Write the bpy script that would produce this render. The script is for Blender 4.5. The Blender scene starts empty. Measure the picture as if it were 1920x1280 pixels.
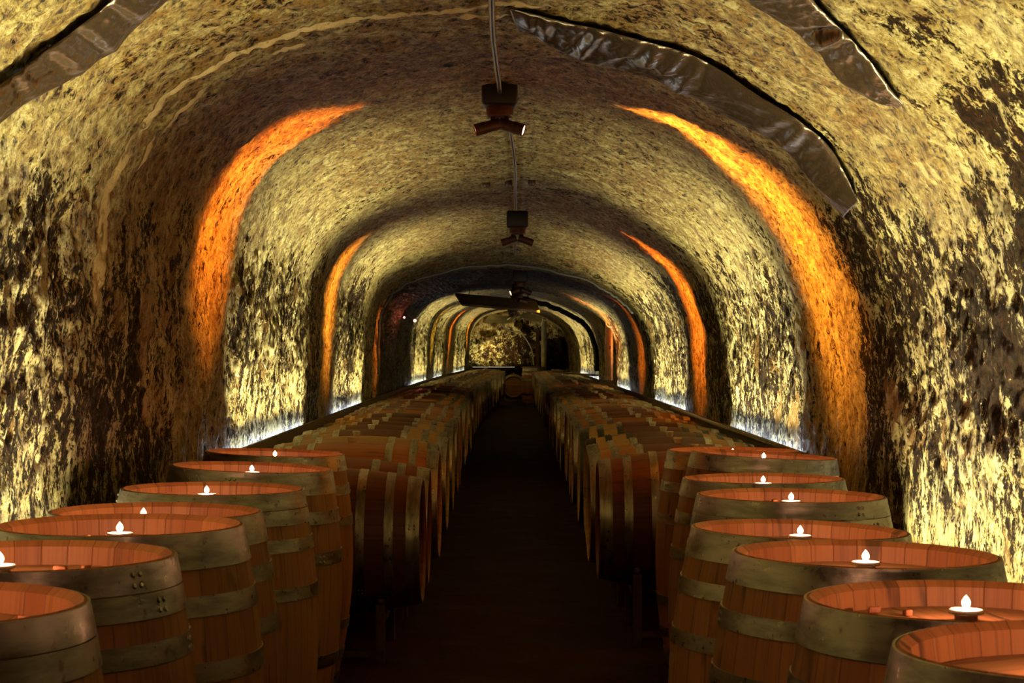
import bpy, bmesh, math, random
import numpy as np
from mathutils import Vector, Matrix, Euler
PI = math.pi
random.seed(7)
S = bpy.context.scene
COL = S.collection

# ------------------------------------------------------------------ camera, world, exposure
CAMZ = 1.40
cam_data = bpy.data.cameras.new('camera')
cam_data.sensor_width = 36.0
cam_data.lens = 3500 / 1920 * 36
cam_data.shift_x = -5 / 1920
cam_data.shift_y = 15 / 1920
cam_data.clip_start = 0.05
cam_data.clip_end = 200
cam_data.dof.use_dof = True
cam_data.dof.focus_distance = 10
cam_data.dof.aperture_fstop = 20
cam = bpy.data.objects.new('camera', cam_data)
COL.objects.link(cam)
cam.location = (0, 0, CAMZ)
cam.rotation_euler = (PI / 2, 0, 0)
S.camera = cam

world = bpy.data.worlds.new('world')
world.use_nodes = True
world.node_tree.nodes['Background'].inputs[0].default_value = (0.9, 0.55, 0.25, 1)
world.node_tree.nodes['Background'].inputs[1].default_value = 0.004
S.world = world
S.view_settings.view_transform = 'Standard'
S.view_settings.look = 'None'
S.view_settings.exposure = 0.0
S.view_settings.gamma = 1
S.view_settings.use_curve_mapping = False
S.cycles.sample_clamp_indirect = 4
S.cycles.max_bounces = 5
S.cycles.diffuse_bounces = 1
S.cycles.glossy_bounces = 3

LED_POWER = 60.0
AMBER_POWER = 26.0
CANDLE_POWER = 2.3

def lamp(kind, name, loc, rot, color, power, **kw):
    d = bpy.data.lights.new(name, kind)
    d.color = color
    d.energy = power
    for k, v in kw.items():
        setattr(d, k, v)
    o = bpy.data.objects.new(name, d)
    COL.objects.link(o)
    o.location = loc
    o.rotation_euler = rot
    return o

def aim(loc, target):
    return (Vector(target) - Vector(loc)).to_track_quat('-Z', 'Y').to_euler()

# added warm fill spots, unseen above the camera, to brighten the near barrels
for tx, pw in ((-1.10, 5.5), (1.15, 11)):
    lamp('SPOT', 'barrel_fill_spot', (0.0, 0.9, 2.42), aim((0.0, 0.9, 2.42), (tx, 3.6, 0.62)), (1.0, 0.46, 0.24), pw * 4,
         spot_size=math.radians(58), spot_blend=1.0, shadow_soft_size=0.03)

# ------------------------------------------------------------------ helpers
def link(name, bm, mat, parent=None, smooth=True):
    me = bpy.data.meshes.new(name)
    bm.normal_update()
    bm.to_mesh(me)
    bm.free()
    if smooth:
        for p in me.polygons:
            p.use_smooth = True
    if mat:
        me.materials.append(mat)
    o = bpy.data.objects.new(name, me)
    COL.objects.link(o)
    if parent:
        o.parent = parent
    return o

def thing(name, label, cat, loc=(0, 0, 0), rot=(0, 0, 0), group=None):
    o = bpy.data.objects.new(name, None)
    COL.objects.link(o)
    o.empty_display_size = 0.1
    o.location = loc
    o.rotation_euler = rot
    return tag(o, label, cat, group)

def tag(o, label, cat, group=None, kind=None):
    o['label'] = label
    o['category'] = cat
    if group:
        o['group'] = group
    if kind:
        o['kind'] = kind
    return o

def dup(root, loc, rot, label, group=None):
    r = root.copy()
    COL.objects.link(r)
    r.location = loc
    r.rotation_euler = rot
    r['label'] = label
    if group:
        r['group'] = group
    for ch in list(root.children):
        c = ch.copy()
        COL.objects.link(c)
        c.parent = r
        for g in list(ch.children):
            d = g.copy()
            COL.objects.link(d)
            d.parent = c
    return r

def add_box(bm, c, s, rot=None, bev=0.0):
    g = bmesh.ops.create_cube(bm, size=1.0)
    vs = g['verts']
    M = Matrix.Translation(Vector(c)) @ (rot.to_matrix().to_4x4() if rot else Matrix.Identity(4)) @ Matrix.Diagonal((s[0], s[1], s[2], 1))
    bmesh.ops.transform(bm, matrix=M, verts=vs)
    if bev > 0:
        es = list({e for v in vs for e in v.link_edges})
        bmesh.ops.bevel(bm, geom=es, offset=bev, segments=2, affect='EDGES', profile=0.5)

def add_cyl(bm, p0, p1, r0, r1=None, n=20, caps=True):
    r1 = r0 if r1 is None else r1
    p0 = Vector(p0); p1 = Vector(p1)
    d = p1 - p0
    q = d.to_track_quat('Z', 'Y').to_matrix()
    a = []; b = []
    for i in range(n):
        t = 2 * PI * i / n
        u = q @ Vector((math.cos(t), math.sin(t), 0))
        a.append(bm.verts.new(p0 + u * r0)); b.append(bm.verts.new(p1 + u * r1))
    for i in range(n):
        j = (i + 1) % n
        bm.faces.new((a[i], a[j], b[j], b[i]))
    if caps:
        bm.faces.new(a[::-1]); bm.faces.new(b)

def add_tube(bm, pts, r, n=10):
    pts = [Vector(p) for p in pts]
    rings = []
    for k, p in enumerate(pts):
        t = (pts[min(k + 1, len(pts) - 1)] - pts[max(k - 1, 0)]).normalized()
        up = Vector((0, 0, 1)) if abs(t.z) < 0.92 else Vector((1, 0, 0))
        x = t.cross(up).normalized(); y = x.cross(t).normalized()
        rr = r[k] if isinstance(r, (list, tuple)) else r
        rings.append([bm.verts.new(p + (x * math.cos(2 * PI * i / n) + y * math.sin(2 * PI * i / n)) * rr) for i in range(n)])
    for A, B in zip(rings, rings[1:]):
        for i in range(n):
            j = (i + 1) % n
            bm.faces.new((A[i], A[j], B[j], B[i]))
    bm.faces.new(rings[0][::-1]); bm.faces.new(rings[-1])
    bmesh.ops.recalc_face_normals(bm, faces=bm.faces[:])

def add_lathe(bm, prof, n=48, closed=False):
    """prof: (r, z) list; r 0 closes to a point"""
    rings = []
    for r, z in prof:
        if r < 1e-6:
            rings.append([bm.verts.new((0, 0, z))])
        else:
            rings.append([bm.verts.new((r * math.cos(2 * PI * i / n), r * math.sin(2 * PI * i / n), z)) for i in range(n)])
    pairs = list(zip(rings, rings[1:]))
    if closed:
        pairs.append((rings[-1], rings[0]))
    for A, B in pairs:
        for i in range(n):
            j = (i + 1) % n
            if len(A) == 1 and len(B) == 1:
                continue
            if len(A) == 1:
                bm.faces.new((A[0], B[j], B[i]))
            elif len(B) == 1:
                bm.faces.new((A[i], A[j], B[0]))
            else:
                bm.faces.new((A[i], A[j], B[j], B[i]))
    return rings

def smooth_path(pts, sub=8):
    P = [Vector(p) for p in pts]
    out = []
    for i in range(len(P) - 1):
        p0 = P[max(i - 1, 0)]; p1 = P[i]; p2 = P[i + 1]; p3 = P[min(i + 2, len(P) - 1)]
        for k in range(sub):
            t = k / sub
            out.append(0.5 * ((2 * p1) + (-p0 + p2) * t + (2 * p0 - 5 * p1 + 4 * p2 - p3) * t * t + (-p0 + 3 * p1 - 3 * p2 + p3) * t ** 3))
    out.append(P[-1])
    return out

# ------------------------------------------------------------------ noise (numpy gradient noise)
_rng = np.random.RandomState(3)
_perm = _rng.permutation(512)
_perm = np.concatenate([_perm, _perm, _perm])
_grad = _rng.normal(size=(512, 3)); _grad /= np.linalg.norm(_grad, axis=1)[:, None]
def pn(P):
    P = np.asarray(P, float)
    i = np.floor(P).astype(int); f = P - i
    i &= 255
    u = f * f * f * (f * (f * 6 - 15) + 10)
    def g(dx, dy, dz):
        h = _perm[_perm[_perm[i[..., 0] + dx] + i[..., 1] + dy] + i[..., 2] + dz]
        G = _grad[h]
        return (G * (f - np.array([dx, dy, dz]))).sum(-1)
    a = [g(0, 0, 0) * (1 - u[..., 0]) + g(1, 0, 0) * u[..., 0],
         g(0, 1, 0) * (1 - u[..., 0]) + g(1, 1, 0) * u[..., 0],
         g(0, 0, 1) * (1 - u[..., 0]) + g(1, 0, 1) * u[..., 0],
         g(0, 1, 1) * (1 - u[..., 0]) + g(1, 1, 1) * u[..., 0]]
    b0 = a[0] * (1 - u[..., 1]) + a[1] * u[..., 1]
    b1 = a[2] * (1 - u[..., 1]) + a[3] * u[..., 1]
    return b0 * (1 - u[..., 2]) + b1 * u[..., 2]

# ------------------------------------------------------------------ materials
def new_mat(name):
    m = bpy.data.materials.new(name)
    m.use_nodes = True
    nt = m.node_tree
    b = nt.nodes['Principled BSDF']
    return m, nt, b

def N(nt, t, **kw):
    n = nt.nodes.new(t)
    for k, v in kw.items():
        if k in n.inputs:
            n.inputs[k].default_value = v
        else:
            setattr(n, k, v)
    return n

def L(nt, a, b):
    nt.links.new(a, b)

def noise(nt, vec, scale, detail=4, rough=0.5, dist=0.0):
    n = nt.nodes.new('ShaderNodeTexNoise')
    n.inputs['Scale'].default_value = scale
    n.inputs['Detail'].default_value = detail
    n.inputs['Roughness'].default_value = rough
    n.inputs['Distortion'].default_value = dist
    if vec is not None:
        L(nt, vec, n.inputs['Vector'])
    return n.outputs['Fac']

def mth(nt, op, a, b=None, c=None, clamp=False):
    n = nt.nodes.new('ShaderNodeMath')
    n.operation = op
    n.use_clamp = clamp
    for k, v in enumerate((a, b, c)):
        if v is None:
            continue
        if isinstance(v, (int, float)):
            n.inputs[k].default_value = v
        else:
            L(nt, v, n.inputs[k])
    return n.outputs[0]

def mrange(nt, v, a, b, c=0.0, d=1.0, smooth=True):
    n = nt.nodes.new('ShaderNodeMapRange')
    n.interpolation_type = 'SMOOTHSTEP' if smooth else 'LINEAR'
    L(nt, v, n.inputs['Value'])
    for k, x in (('From Min', a), ('From Max', b), ('To Min', c), ('To Max', d)):
        if isinstance(x, (int, float)):
            n.inputs[k].default_value = x
        else:
            L(nt, x, n.inputs[k])
    return n.outputs['Result']

def mixc(nt, fac, a, b, mode='MIX'):
    n = nt.nodes.new('ShaderNodeMix')
    n.data_type = 'RGBA'
    n.blend_type = mode
    if isinstance(fac, (int, float)):
        n.inputs[0].default_value = fac
    else:
        L(nt, fac, n.inputs[0])
    for k, v in ((6, a), (7, b)):
        if isinstance(v, tuple):
            n.inputs[k].default_value = (*v, 1)
        else:
            L(nt, v, n.inputs[k])
    return n.outputs[2]

def mapping(nt, vec, sc):
    n = nt.nodes.new('ShaderNodeMapping')
    n.inputs['Scale'].default_value = sc
    L(nt, vec, n.inputs['Vector'])
    return n.outputs[0]

def simple(name, col, rough=0.5, metal=0.0, nscale=0.0, ncol=None, bump=0.0, emit=None, estr=0.0):
    m, nt, b = new_mat(name)
    b.inputs['Base Color'].default_value = (*col, 1)
    b.inputs['Roughness'].default_value = rough
    b.inputs['Metallic'].default_value = metal
    if nscale:
        tc = nt.nodes.new('ShaderNodeTexCoord')
        f = noise(nt, tc.outputs['Object'], nscale, 5, 0.6)
        c = mixc(nt, mrange(nt, f, 0.35, 0.65), col, ncol or tuple(x * 0.6 for x in col))
        L(nt, c, b.inputs['Base Color'])
        if bump:
            bp = N(nt, 'ShaderNodeBump', Strength=bump, Distance=0.01)
            L(nt, f, bp.inputs['Height']); L(nt, bp.outputs[0], b.inputs['Normal'])
    if emit:
        b.inputs['Emission Color'].default_value = (*emit, 1)
        b.inputs['Emission Strength'].default_value = estr
    return m

def rock_material(name):
    m, nt, b = new_mat(name)
    tc = nt.nodes.new('ShaderNodeTexCoord')
    P = tc.outputs['Object']
    sep = nt.nodes.new('ShaderNodeSeparateXYZ'); L(nt, P, sep.inputs[0])
    X, Y, Z = sep.outputs
    big = noise(nt, P, 0.9, 3, 0.55)
    mid = noise(nt, P, 4.0, 5, 0.65, 0.5)
    fine = noise(nt, mapping(nt, P, (1, 1, 0.7)), 9, 10, 0.78, 0.25)      # ragged, many scales
    peck = noise(nt, mapping(nt, P, (1, 1, 0.8)), 34, 6, 0.72)
    grit = noise(nt, P, 110, 4, 0.7)
    edge = mth(nt, 'ADD', mth(nt, 'MULTIPLY', big, 1.7), mth(nt, 'MULTIPLY', mid, 0.6))
    zz = mth(nt, 'SUBTRACT', Z, edge)
    damp = mrange(nt, zz, 0.58, 1.02, 1.0, 0.0)
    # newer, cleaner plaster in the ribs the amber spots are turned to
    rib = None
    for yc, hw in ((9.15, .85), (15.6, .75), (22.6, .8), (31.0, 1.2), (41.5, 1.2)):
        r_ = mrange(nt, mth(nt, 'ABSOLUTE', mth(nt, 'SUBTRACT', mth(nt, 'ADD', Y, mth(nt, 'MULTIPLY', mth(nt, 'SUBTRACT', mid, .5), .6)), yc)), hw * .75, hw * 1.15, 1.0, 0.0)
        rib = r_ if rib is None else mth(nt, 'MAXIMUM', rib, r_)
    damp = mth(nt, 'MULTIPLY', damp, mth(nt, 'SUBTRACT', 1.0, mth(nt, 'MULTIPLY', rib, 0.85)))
    rag = mth(nt, 'ADD', mth(nt, 'MULTIPLY', fine, 0.50), mth(nt, 'ADD', mth(nt, 'MULTIPLY', peck, 0.32), mth(nt, 'MULTIPLY', grit, 0.18)))
    ochre = mixc(nt, mrange(nt, rag, 0.445, 0.50), (0.13, 0.075, 0.015), (0.50, 0.40, 0.10))
    ochre = mixc(nt, mrange(nt, rag, 0.50, 0.56), ochre, (0.86, 0.80, 0.36))
    ochre = mixc(nt, mrange(nt, mid, 0.35, 0.65, 0.35, 0.0), ochre, (0.30, 0.20, 0.04))
    brown = mixc(nt, mrange(nt, peck, 0.38, 0.62), (0.070, 0.032, 0.003), (0.40, 0.22, 0.030))
    ax = mth(nt, 'ABSOLUTE', X)
    win = mth(nt, 'MULTIPLY', mrange(nt, Y, 5.2, 6.3), mrange(nt, Y, 8.6, 9.8, 1.0, 0.0))
    ax = mth(nt, 'SUBTRACT', ax, mth(nt, 'MULTIPLY', win, mrange(nt, X, -0.3, 0.6, 0.50, 0.18)))
    crown = mrange(nt, mth(nt, 'ADD', ax, mth(nt, 'MULTIPLY', big, 1.5)), 1.55, 2.1, 1.0, 0.0)
    bsel = mth(nt, 'MULTIPLY', crown, mrange(nt, fine, 0.42, 0.6, 1.0, 0.25))
    bsel = mth(nt, 'MAXIMUM', bsel, mrange(nt, fine, 0.38, 0.5, 0.55, 0.0))
    col = mixc(nt, bsel, ochre, brown)
    # black mould: a little above, most of the surface in the damp zone
    thr = mth(nt, 'ADD', mth(nt, 'MULTIPLY', damp, 0.105), 0.405)
    thr = mth(nt, 'ADD', thr, mth(nt, 'MULTIPLY', mth(nt, 'SUBTRACT', mid, 0.5), 0.34))
    thr = mth(nt, 'ADD', thr, mth(nt, 'MULTIPLY', mth(nt, 'SUBTRACT', big, 0.5), 0.30))
    # dark red-brown mouldy sheet on the near right wall, darker band before the first amber light
    pr = mth(nt, 'MULTIPLY', mrange(nt, mth(nt, 'ADD', Y, mth(nt, 'MULTIPLY', mid, 0.8)), 6.5, 6.8, 1.0, 0.0), mrange(nt, X, 0.5, 1.0))
    pr = mth(nt, 'MULTIPLY', pr, mrange(nt, mth(nt, 'ADD', Z, mth(nt, 'MULTIPLY', mid, 0.3)), 2.02, 2.10, 1.0, 0.0))
    pr = mth(nt, 'MULTIPLY', pr, mrange(nt, mth(nt, 'ADD', Z, mth(nt, 'MULTIPLY', mid, 0.8)), 1.35, 1.75))
    thr = mth(nt, 'ADD', thr, mth(nt, 'MULTIPLY', pr, 0.12))
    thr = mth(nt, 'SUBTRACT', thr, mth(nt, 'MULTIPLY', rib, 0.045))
    thr = mth(nt, 'ADD', thr, mth(nt, 'MULTIPLY', mrange(nt, Y, 53.0, 53.3), mrange(nt, X, -0.6, 0.3, 0.025, 0.10)))
    thr = mth(nt, 'ADD', mth(nt, 'MULTIPLY', mth(nt, 'SUBTRACT', thr, 0.5), 0.72), 0.5)
    fl = mrange(nt, rag, mth(nt, 'SUBTRACT', thr, 0.018), mth(nt, 'ADD', thr, 0.012), 1.0, 0.0)
    dark = mixc(nt, mrange(nt, peck, 0.4, 0.65), (0.006, 0.003, 0.001), (0.045, 0.015, 0.004))
    col = mixc(nt, mth(nt, 'MULTIPLY', fl, 0.97), col, dark)
    sp = mrange(nt, peck, 0.385, 0.415, 0.92, 0.0)
    col = mixc(nt, sp, col, (0.015, 0.008, 0.004))
    sg = mrange(nt, grit, 0.32, 0.40, 0.75, 0.0)
    col = mixc(nt, sg, col, (0.03, 0.018, 0.007))
    # shade of the unlit vault and left wall, painted dark into the colour
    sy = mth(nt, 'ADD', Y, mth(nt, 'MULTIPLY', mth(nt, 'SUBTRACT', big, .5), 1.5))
    unlit_shade = mth(nt, 'MULTIPLY', mrange(nt, sy, 21.3, 22.0), mrange(nt, sy, 28.4, 29.2, 1.0, 0.0))
    unlit_shade = mth(nt, 'MULTIPLY', unlit_shade, mrange(nt, X, 0.7, 1.2, 1.0, 0.0))
    unlit_shade = mth(nt, 'MULTIPLY', unlit_shade, mrange(nt, fine, 0.35, 0.6, 1.0, 0.86))
    col = mixc(nt, unlit_shade, col, (0.012, 0.005, 0.002))
    # pale trowelled plaster joint running round the left of the vault
    ja = nt.nodes.new('ShaderNodeAttribute'); ja.attribute_name = 'joint'
    jm = mth(nt, 'MULTIPLY', mrange(nt, ja.outputs['Fac'], 0.35, 0.6), mrange(nt, fine, 0.36, 0.46, 0.5, 1.0))
    col = mixc(nt, mth(nt, 'MULTIPLY', jm, 0.9), col, (0.62, 0.47, 0.20))
    # trowelled smooth patches of brown mud on the lower wall
    sm = mrange(nt, noise(nt, P, 1.7, 5, 0.6, 1.2), 0.60, 0.63)
    sm = mth(nt, 'MULTIPLY', sm, damp)
    sm = mth(nt, 'MULTIPLY', sm, mth(nt, 'SUBTRACT', 1.0, mth(nt, 'MAXIMUM', pr, unlit_shade)))
    col = mixc(nt, mth(nt, 'MULTIPLY', sm, 0.8), col, (0.20, 0.12, 0.04))
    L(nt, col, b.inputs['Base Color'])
    L(nt, mrange(nt, peck, 0.3, 0.7, 0.60, 0.30), b.inputs['Roughness'])
    L(nt, mth(nt, 'SUBTRACT', 0.6, mth(nt, 'MULTIPLY', mth(nt, 'MAXIMUM', fl, unlit_shade), 0.54)), b.inputs['Specular IOR Level'])
    h = mth(nt, 'ADD', mth(nt, 'MULTIPLY', fine, 1.0), mth(nt, 'MULTIPLY', peck, 0.55))
    h = mth(nt, 'ADD', h, mth(nt, 'MULTIPLY', grit, 0.22))
    h = mth(nt, 'MULTIPLY', h, mrange(nt, mth(nt, 'MAXIMUM', sm, jm), 0.0, 1.0, 1.0, 0.3))
    bp = N(nt, 'ShaderNodeBump', Strength=1.0, Distance=0.05)
    L(nt, h, bp.inputs['Height']); L(nt, bp.outputs[0], b.inputs['Normal'])
    return m

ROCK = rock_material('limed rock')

def floor_material():
    m, nt, b = new_mat('dark earth floor')
    tc = nt.nodes.new('ShaderNodeTexCoord')
    P = tc.outputs['Object']
    f = noise(nt, P, 3.0, 5, 0.6); g = noise(nt, P, 28, 4, 0.6)
    c = mixc(nt, mrange(nt, f, 0.35, 0.65), (0.013, 0.0028, 0.001), (0.030, 0.0075, 0.003))
    c = mixc(nt, mrange(nt, g, 0.35, 0.6, 0.5, 0.0), c, (0.015, 0.008, 0.004))
    L(nt, c, b.inputs['Base Color'])
    L(nt, mrange(nt, f, 0.3, 0.7, 0.7, 0.95), b.inputs['Roughness'])
    b.inputs['Specular IOR Level'].default_value = 0.12
    bp = N(nt, 'ShaderNodeBump', Strength=0.5, Distance=0.01)
    L(nt, mth(nt, 'ADD', f, g), bp.inputs['Height']); L(nt, bp.outputs[0], b.inputs['Normal'])
    return m
FLOOR = floor_material()

def barrel_wood(name, base_a, base_b, red=0.0, planks='angle'):
    """staves: coordinates from the barrel's own attribute bc (axis = z)"""
    m, nt, b = new_mat(name)
    at = nt.nodes.new('ShaderNodeAttribute'); at.attribute_name = 'bc'
    sep = nt.nodes.new('ShaderNodeSeparateXYZ'); L(nt, at.outputs['Vector'], sep.inputs[0])
    X, Y, Z = sep.outputs
    oi = nt.nodes.new('ShaderNodeObjectInfo')
    rnd = oi.outputs['Random']
    if planks == 'angle':
        ang = mth(nt, 'ARCTAN2', Y, X)
        t = mth(nt, 'MULTIPLY', mth(nt, 'ADD', ang, PI), 30 / (2 * PI))
        wob = mth(nt, 'MULTIPLY', noise(nt, None, 1.0), 0)
        cell = mth(nt, 'FLOOR', t); fr = mth(nt, 'FRACT', t)
        gc = nt.nodes.new('ShaderNodeCombineXYZ')
        L(nt, mth(nt, 'MULTIPLY', t, 1.0), gc.inputs[0]); L(nt, mth(nt, 'MULTIPLY', Z, 0.75), gc.inputs[1])
        L(nt, mth(nt, 'ADD', mth(nt, 'MULTIPLY', rnd, 50), mth(nt, 'MULTIPLY', cell, 3.1)), gc.inputs[2])
        gv = gc.outputs[0]
    else:
        t = mth(nt, 'MULTIPLY', mth(nt, 'ADD', X, 1.0), 1 / 0.075)
        cell = mth(nt, 'FLOOR', t); fr = mth(nt, 'FRACT', t)
        gc = nt.nodes.new('ShaderNodeCombineXYZ')
        L(nt, t, gc.inputs[0]); L(nt, mth(nt, 'MULTIPLY', Y, 0.75), gc.inputs[1])
        L(nt, mth(nt, 'ADD', mth(nt, 'MULTIPLY', rnd, 50), mth(nt, 'MULTIPLY', cell, 3.1)), gc.inputs[2])
        gv = gc.outputs[0]
    wn = nt.nodes.new('ShaderNodeTexWhiteNoise'); wn.noise_dimensions = '2D'
    cc = nt.nodes.new('ShaderNodeCombineXYZ'); L(nt, cell, cc.inputs[0]); L(nt, rnd, cc.inputs[1])
    L(nt, cc.outputs[0], wn.inputs['Vector'])
    tone = wn.outputs['Value']
    grain = noise(nt, mapping(nt, gv, (4.5, 2.2, 1)), 1.0, 6, 0.65, 0.8)
    blot = noise(nt, mapping(nt, gv, (0.9, 4.0, 1)), 1.0, 3, 0.5, 0.5)
    c = mixc(nt, tone, base_a, base_b)
    c = mixc(nt, mrange(nt, grain, 0.45, 0.75, 0.0, 0.6), c, tuple(x * 0.35 for x in base_a))
    c = mixc(nt, mrange(nt, blot, 0.59, 0.72, 0.0, 0.75), c, (0.05, 0.025, 0.012))
    # wine-stained middle of the barrel
    if red > 0 and planks == 'angle':
        dz = mth(nt, 'ABSOLUTE', mth(nt, 'SUBTRACT', Z, 0.475))
        rm = mrange(nt, dz, mth(nt, 'ADD', 0.20, mth(nt, 'MULTIPLY', tone, 0.03)), mth(nt, 'ADD', 0.215, mth(nt, 'MULTIPLY', tone, 0.03)), 1.0, 0.0)
        rm = mth(nt, 'MULTIPLY', rm, mrange(nt, rnd, 0.93, 0.95, red, 0.0))
        c = mixc(nt, rm, c, mixc(nt, mrange(nt, grain, 0.4, 0.7), (0.085, 0.016, 0.008), (0.040, 0.009, 0.005)))
    gap = mth(nt, 'MINIMUM', fr, mth(nt, 'SUBTRACT', 1.0, fr))
    gm = mrange(nt, gap, 0.0, 0.035, 1.0, 0.0)
    c = mixc(nt, mth(nt, 'MULTIPLY', gm, 0.5), c, (0.03, 0.014, 0.006))
    L(nt, c, b.inputs['Base Color'])
    b.inputs['Roughness'].default_value = 0.52
    b.inputs['Specular IOR Level'].default_value = 0.3
    hh = mth(nt, 'SUBTRACT', mth(nt, 'MULTIPLY', grain, 0.35), gm)
    bp = N(nt, 'ShaderNodeBump', Strength=0.45, Distance=0.003)
    L(nt, hh, bp.inputs['Height']); L(nt, bp.outputs[0], b.inputs['Normal'])
    return m

OAK = barrel_wood('oak staves', (0.27, 0.10, 0.032), (0.38, 0.165, 0.055))
OAK_WINE = barrel_wood('oak staves with wine stain', (0.30, 0.165, 0.05), (0.40, 0.245, 0.085), red=0.97)
OAK_DARK = barrel_wood('red brown oak staves', (0.11, 0.030, 0.011), (0.165, 0.052, 0.019))
OAK_HEAD = barrel_wood('oak head boards', (0.44, 0.17, 0.07), (0.55, 0.25, 0.11), planks='x')

def steel(name, col, rough, metal, streak=True):
    m, nt, b = new_mat(name)
    at = nt.nodes.new('ShaderNodeAttribute'); at.attribute_name = 'bc'
    oi = nt.nodes.new('ShaderNodeObjectInfo')
    ad = nt.nodes.new('ShaderNodeVectorMath'); ad.operation = 'ADD'
    L(nt, at.outputs['Vector'], ad.inputs[0])
    cx = nt.nodes.new('ShaderNodeCombineXYZ'); L(nt, mth(nt, 'MULTIPLY', oi.outputs['Random'], 40), cx.inputs[2])
    L(nt, cx.outputs[0], ad.inputs[1])
    f = noise(nt, mapping(nt, ad.outputs[0], (1, 1, 5)), 5, 5, 0.65)
    g = noise(nt, ad.outputs[0], 30, 4, 0.6)
    c = mixc(nt, mrange(nt, f, 0.35, 0.68), col, tuple(x * 0.45 for x in col))
    c = mixc(nt, mrange(nt, g, 0.62, 0.72, 0.0, 0.6), c, (0.12, 0.05, 0.02))
    L(nt, c, b.inputs['Base Color'])
    b.inputs['Metallic'].default_value = metal
    L(nt, mrange(nt, g, 0.3, 0.7, rough - 0.08, rough + 0.14), b.inputs['Roughness'])
    bp = N(nt, 'ShaderNodeBump', Strength=0.25, Distance=0.002)
    L(nt, f, bp.inputs['Height']); L(nt, bp.outputs[0], b.inputs['Normal'])
    return m
HOOP = steel('galvanised hoop steel', (0.46, 0.43, 0.38), 0.34, 0.9)
HOOP_BLACK = steel('blackened hoop steel', (0.03, 0.025, 0.02), 0.5, 0.4)

BUNG = simple('white silicone bung', (0.93, 0.88, 0.72), 0.4)
BLACK = simple('black metal', (0.012, 0.010, 0.010), 0.45, 0.2)
BROWNMETAL = simple('bronze painted metal', (0.10, 0.045, 0.025), 0.38, 0.3, nscale=20)
PIPE = simple('conduit steel', (0.16, 0.13, 0.085), 0.3, 0.8, nscale=8)
TROUGHM = simple('dark stained board', (0.055, 0.032, 0.016), 0.6, nscale=9, bump=0.4)
RACKM = simple('rusty rack steel', (0.12, 0.06, 0.03), 0.55, 0.4, nscale=15)
WAX = simple('white wax', (0.92, 0.88, 0.80), 0.4)
TIN = simple('candle tin', (0.8, 0.78, 0.74), 0.25, 0.9)
WICK = simple('burnt wick', (0.02, 0.015, 0.01), 0.9)
CHIP = simple('wood chip', (0.42, 0.15, 0.06), 0.7, nscale=40)
PALE = simple('pale painted board', (0.70, 0.66, 0.42), 0.55, nscale=3)
PALE2 = simple('dusty board', (0.70, 0.60, 0.34), 0.6, nscale=3)
ORANGEWOOD = simple('varnished wood', (0.75, 0.36, 0.12), 0.45, nscale=10)
HOSE = simple('pale plastic hose', (0.62, 0.56, 0.38), 0.4)
INKM = simple('branded black mark', (0.02, 0.015, 0.01), 0.8)
CAST = simple('tasting barrel wood', (0.34, 0.2, 0.09), 0.55, nscale=6)

def emis(name, col, s):
    m, nt, b = new_mat(name)
    nt.nodes.remove(b)
    e = N(nt, 'ShaderNodeEmission'); e.inputs[0].default_value = (*col, 1); e.inputs[1].default_value = s
    L(nt, e.outputs[0], nt.nodes['Material Output'].inputs[0])
    return m
def flame_mat():
    m, nt, b = new_mat('candle flame')
    nt.nodes.remove(b)
    e = N(nt, 'ShaderNodeEmission'); e.inputs[0].default_value = (1.0, 0.62, 0.30, 1); e.inputs[1].default_value = 14
    t = N(nt, 'ShaderNodeBsdfTransparent')
    a = N(nt, 'ShaderNodeAddShader')
    L(nt, e.outputs[0], a.inputs[0]); L(nt, t.outputs[0], a.inputs[1])
    L(nt, a.outputs[0], nt.nodes['Material Output'].inputs[0])
    return m
FLAME = flame_mat()
LEDM = emis('led strip light', (0.74, 0.86, 1.0), 26.0)
LEDM2 = emis('dim strip light', (1.0, 0.9, 0.6), 1.5)
AMBERM = emis('amber lens', (1.0, 0.35, 0.06), 8.0)
LENS = emis('lit spotlight lens', (1.0, 0.58, 0.36), 5.0)
REDLENS = emis('small red lamp lens', (1.0, 0.35, 0.25), 4.0)

def film_material():
    m, nt, b = new_mat('black plastic film')
    tc = nt.nodes.new('ShaderNodeTexCoord')
    f = noise(nt, tc.outputs['Object'], 7, 3, 0.5, 1.5)
    g = noise(nt, tc.outputs['Object'], 40, 3, 0.6)
    b.inputs['Base Color'].default_value = (0.035, 0.024, 0.013, 1)
    b.inputs['Roughness'].default_value = 0.27
    b.inputs['Specular IOR Level'].default_value = 0.8
    b.inputs['Coat Weight'].default_value = 0.0
    b.inputs['Specular Tint'].default_value = (1.0, 0.86, 0.62, 1)
    bp = N(nt, 'ShaderNodeBump', Strength=0.5, Distance=0.02)
    L(nt, mth(nt, 'ADD', f, mth(nt, 'MULTIPLY', g, 0.08)), bp.inputs['Height']); L(nt, bp.outputs[0], b.inputs['Normal'])
    return m
FILM = film_material()

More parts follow.
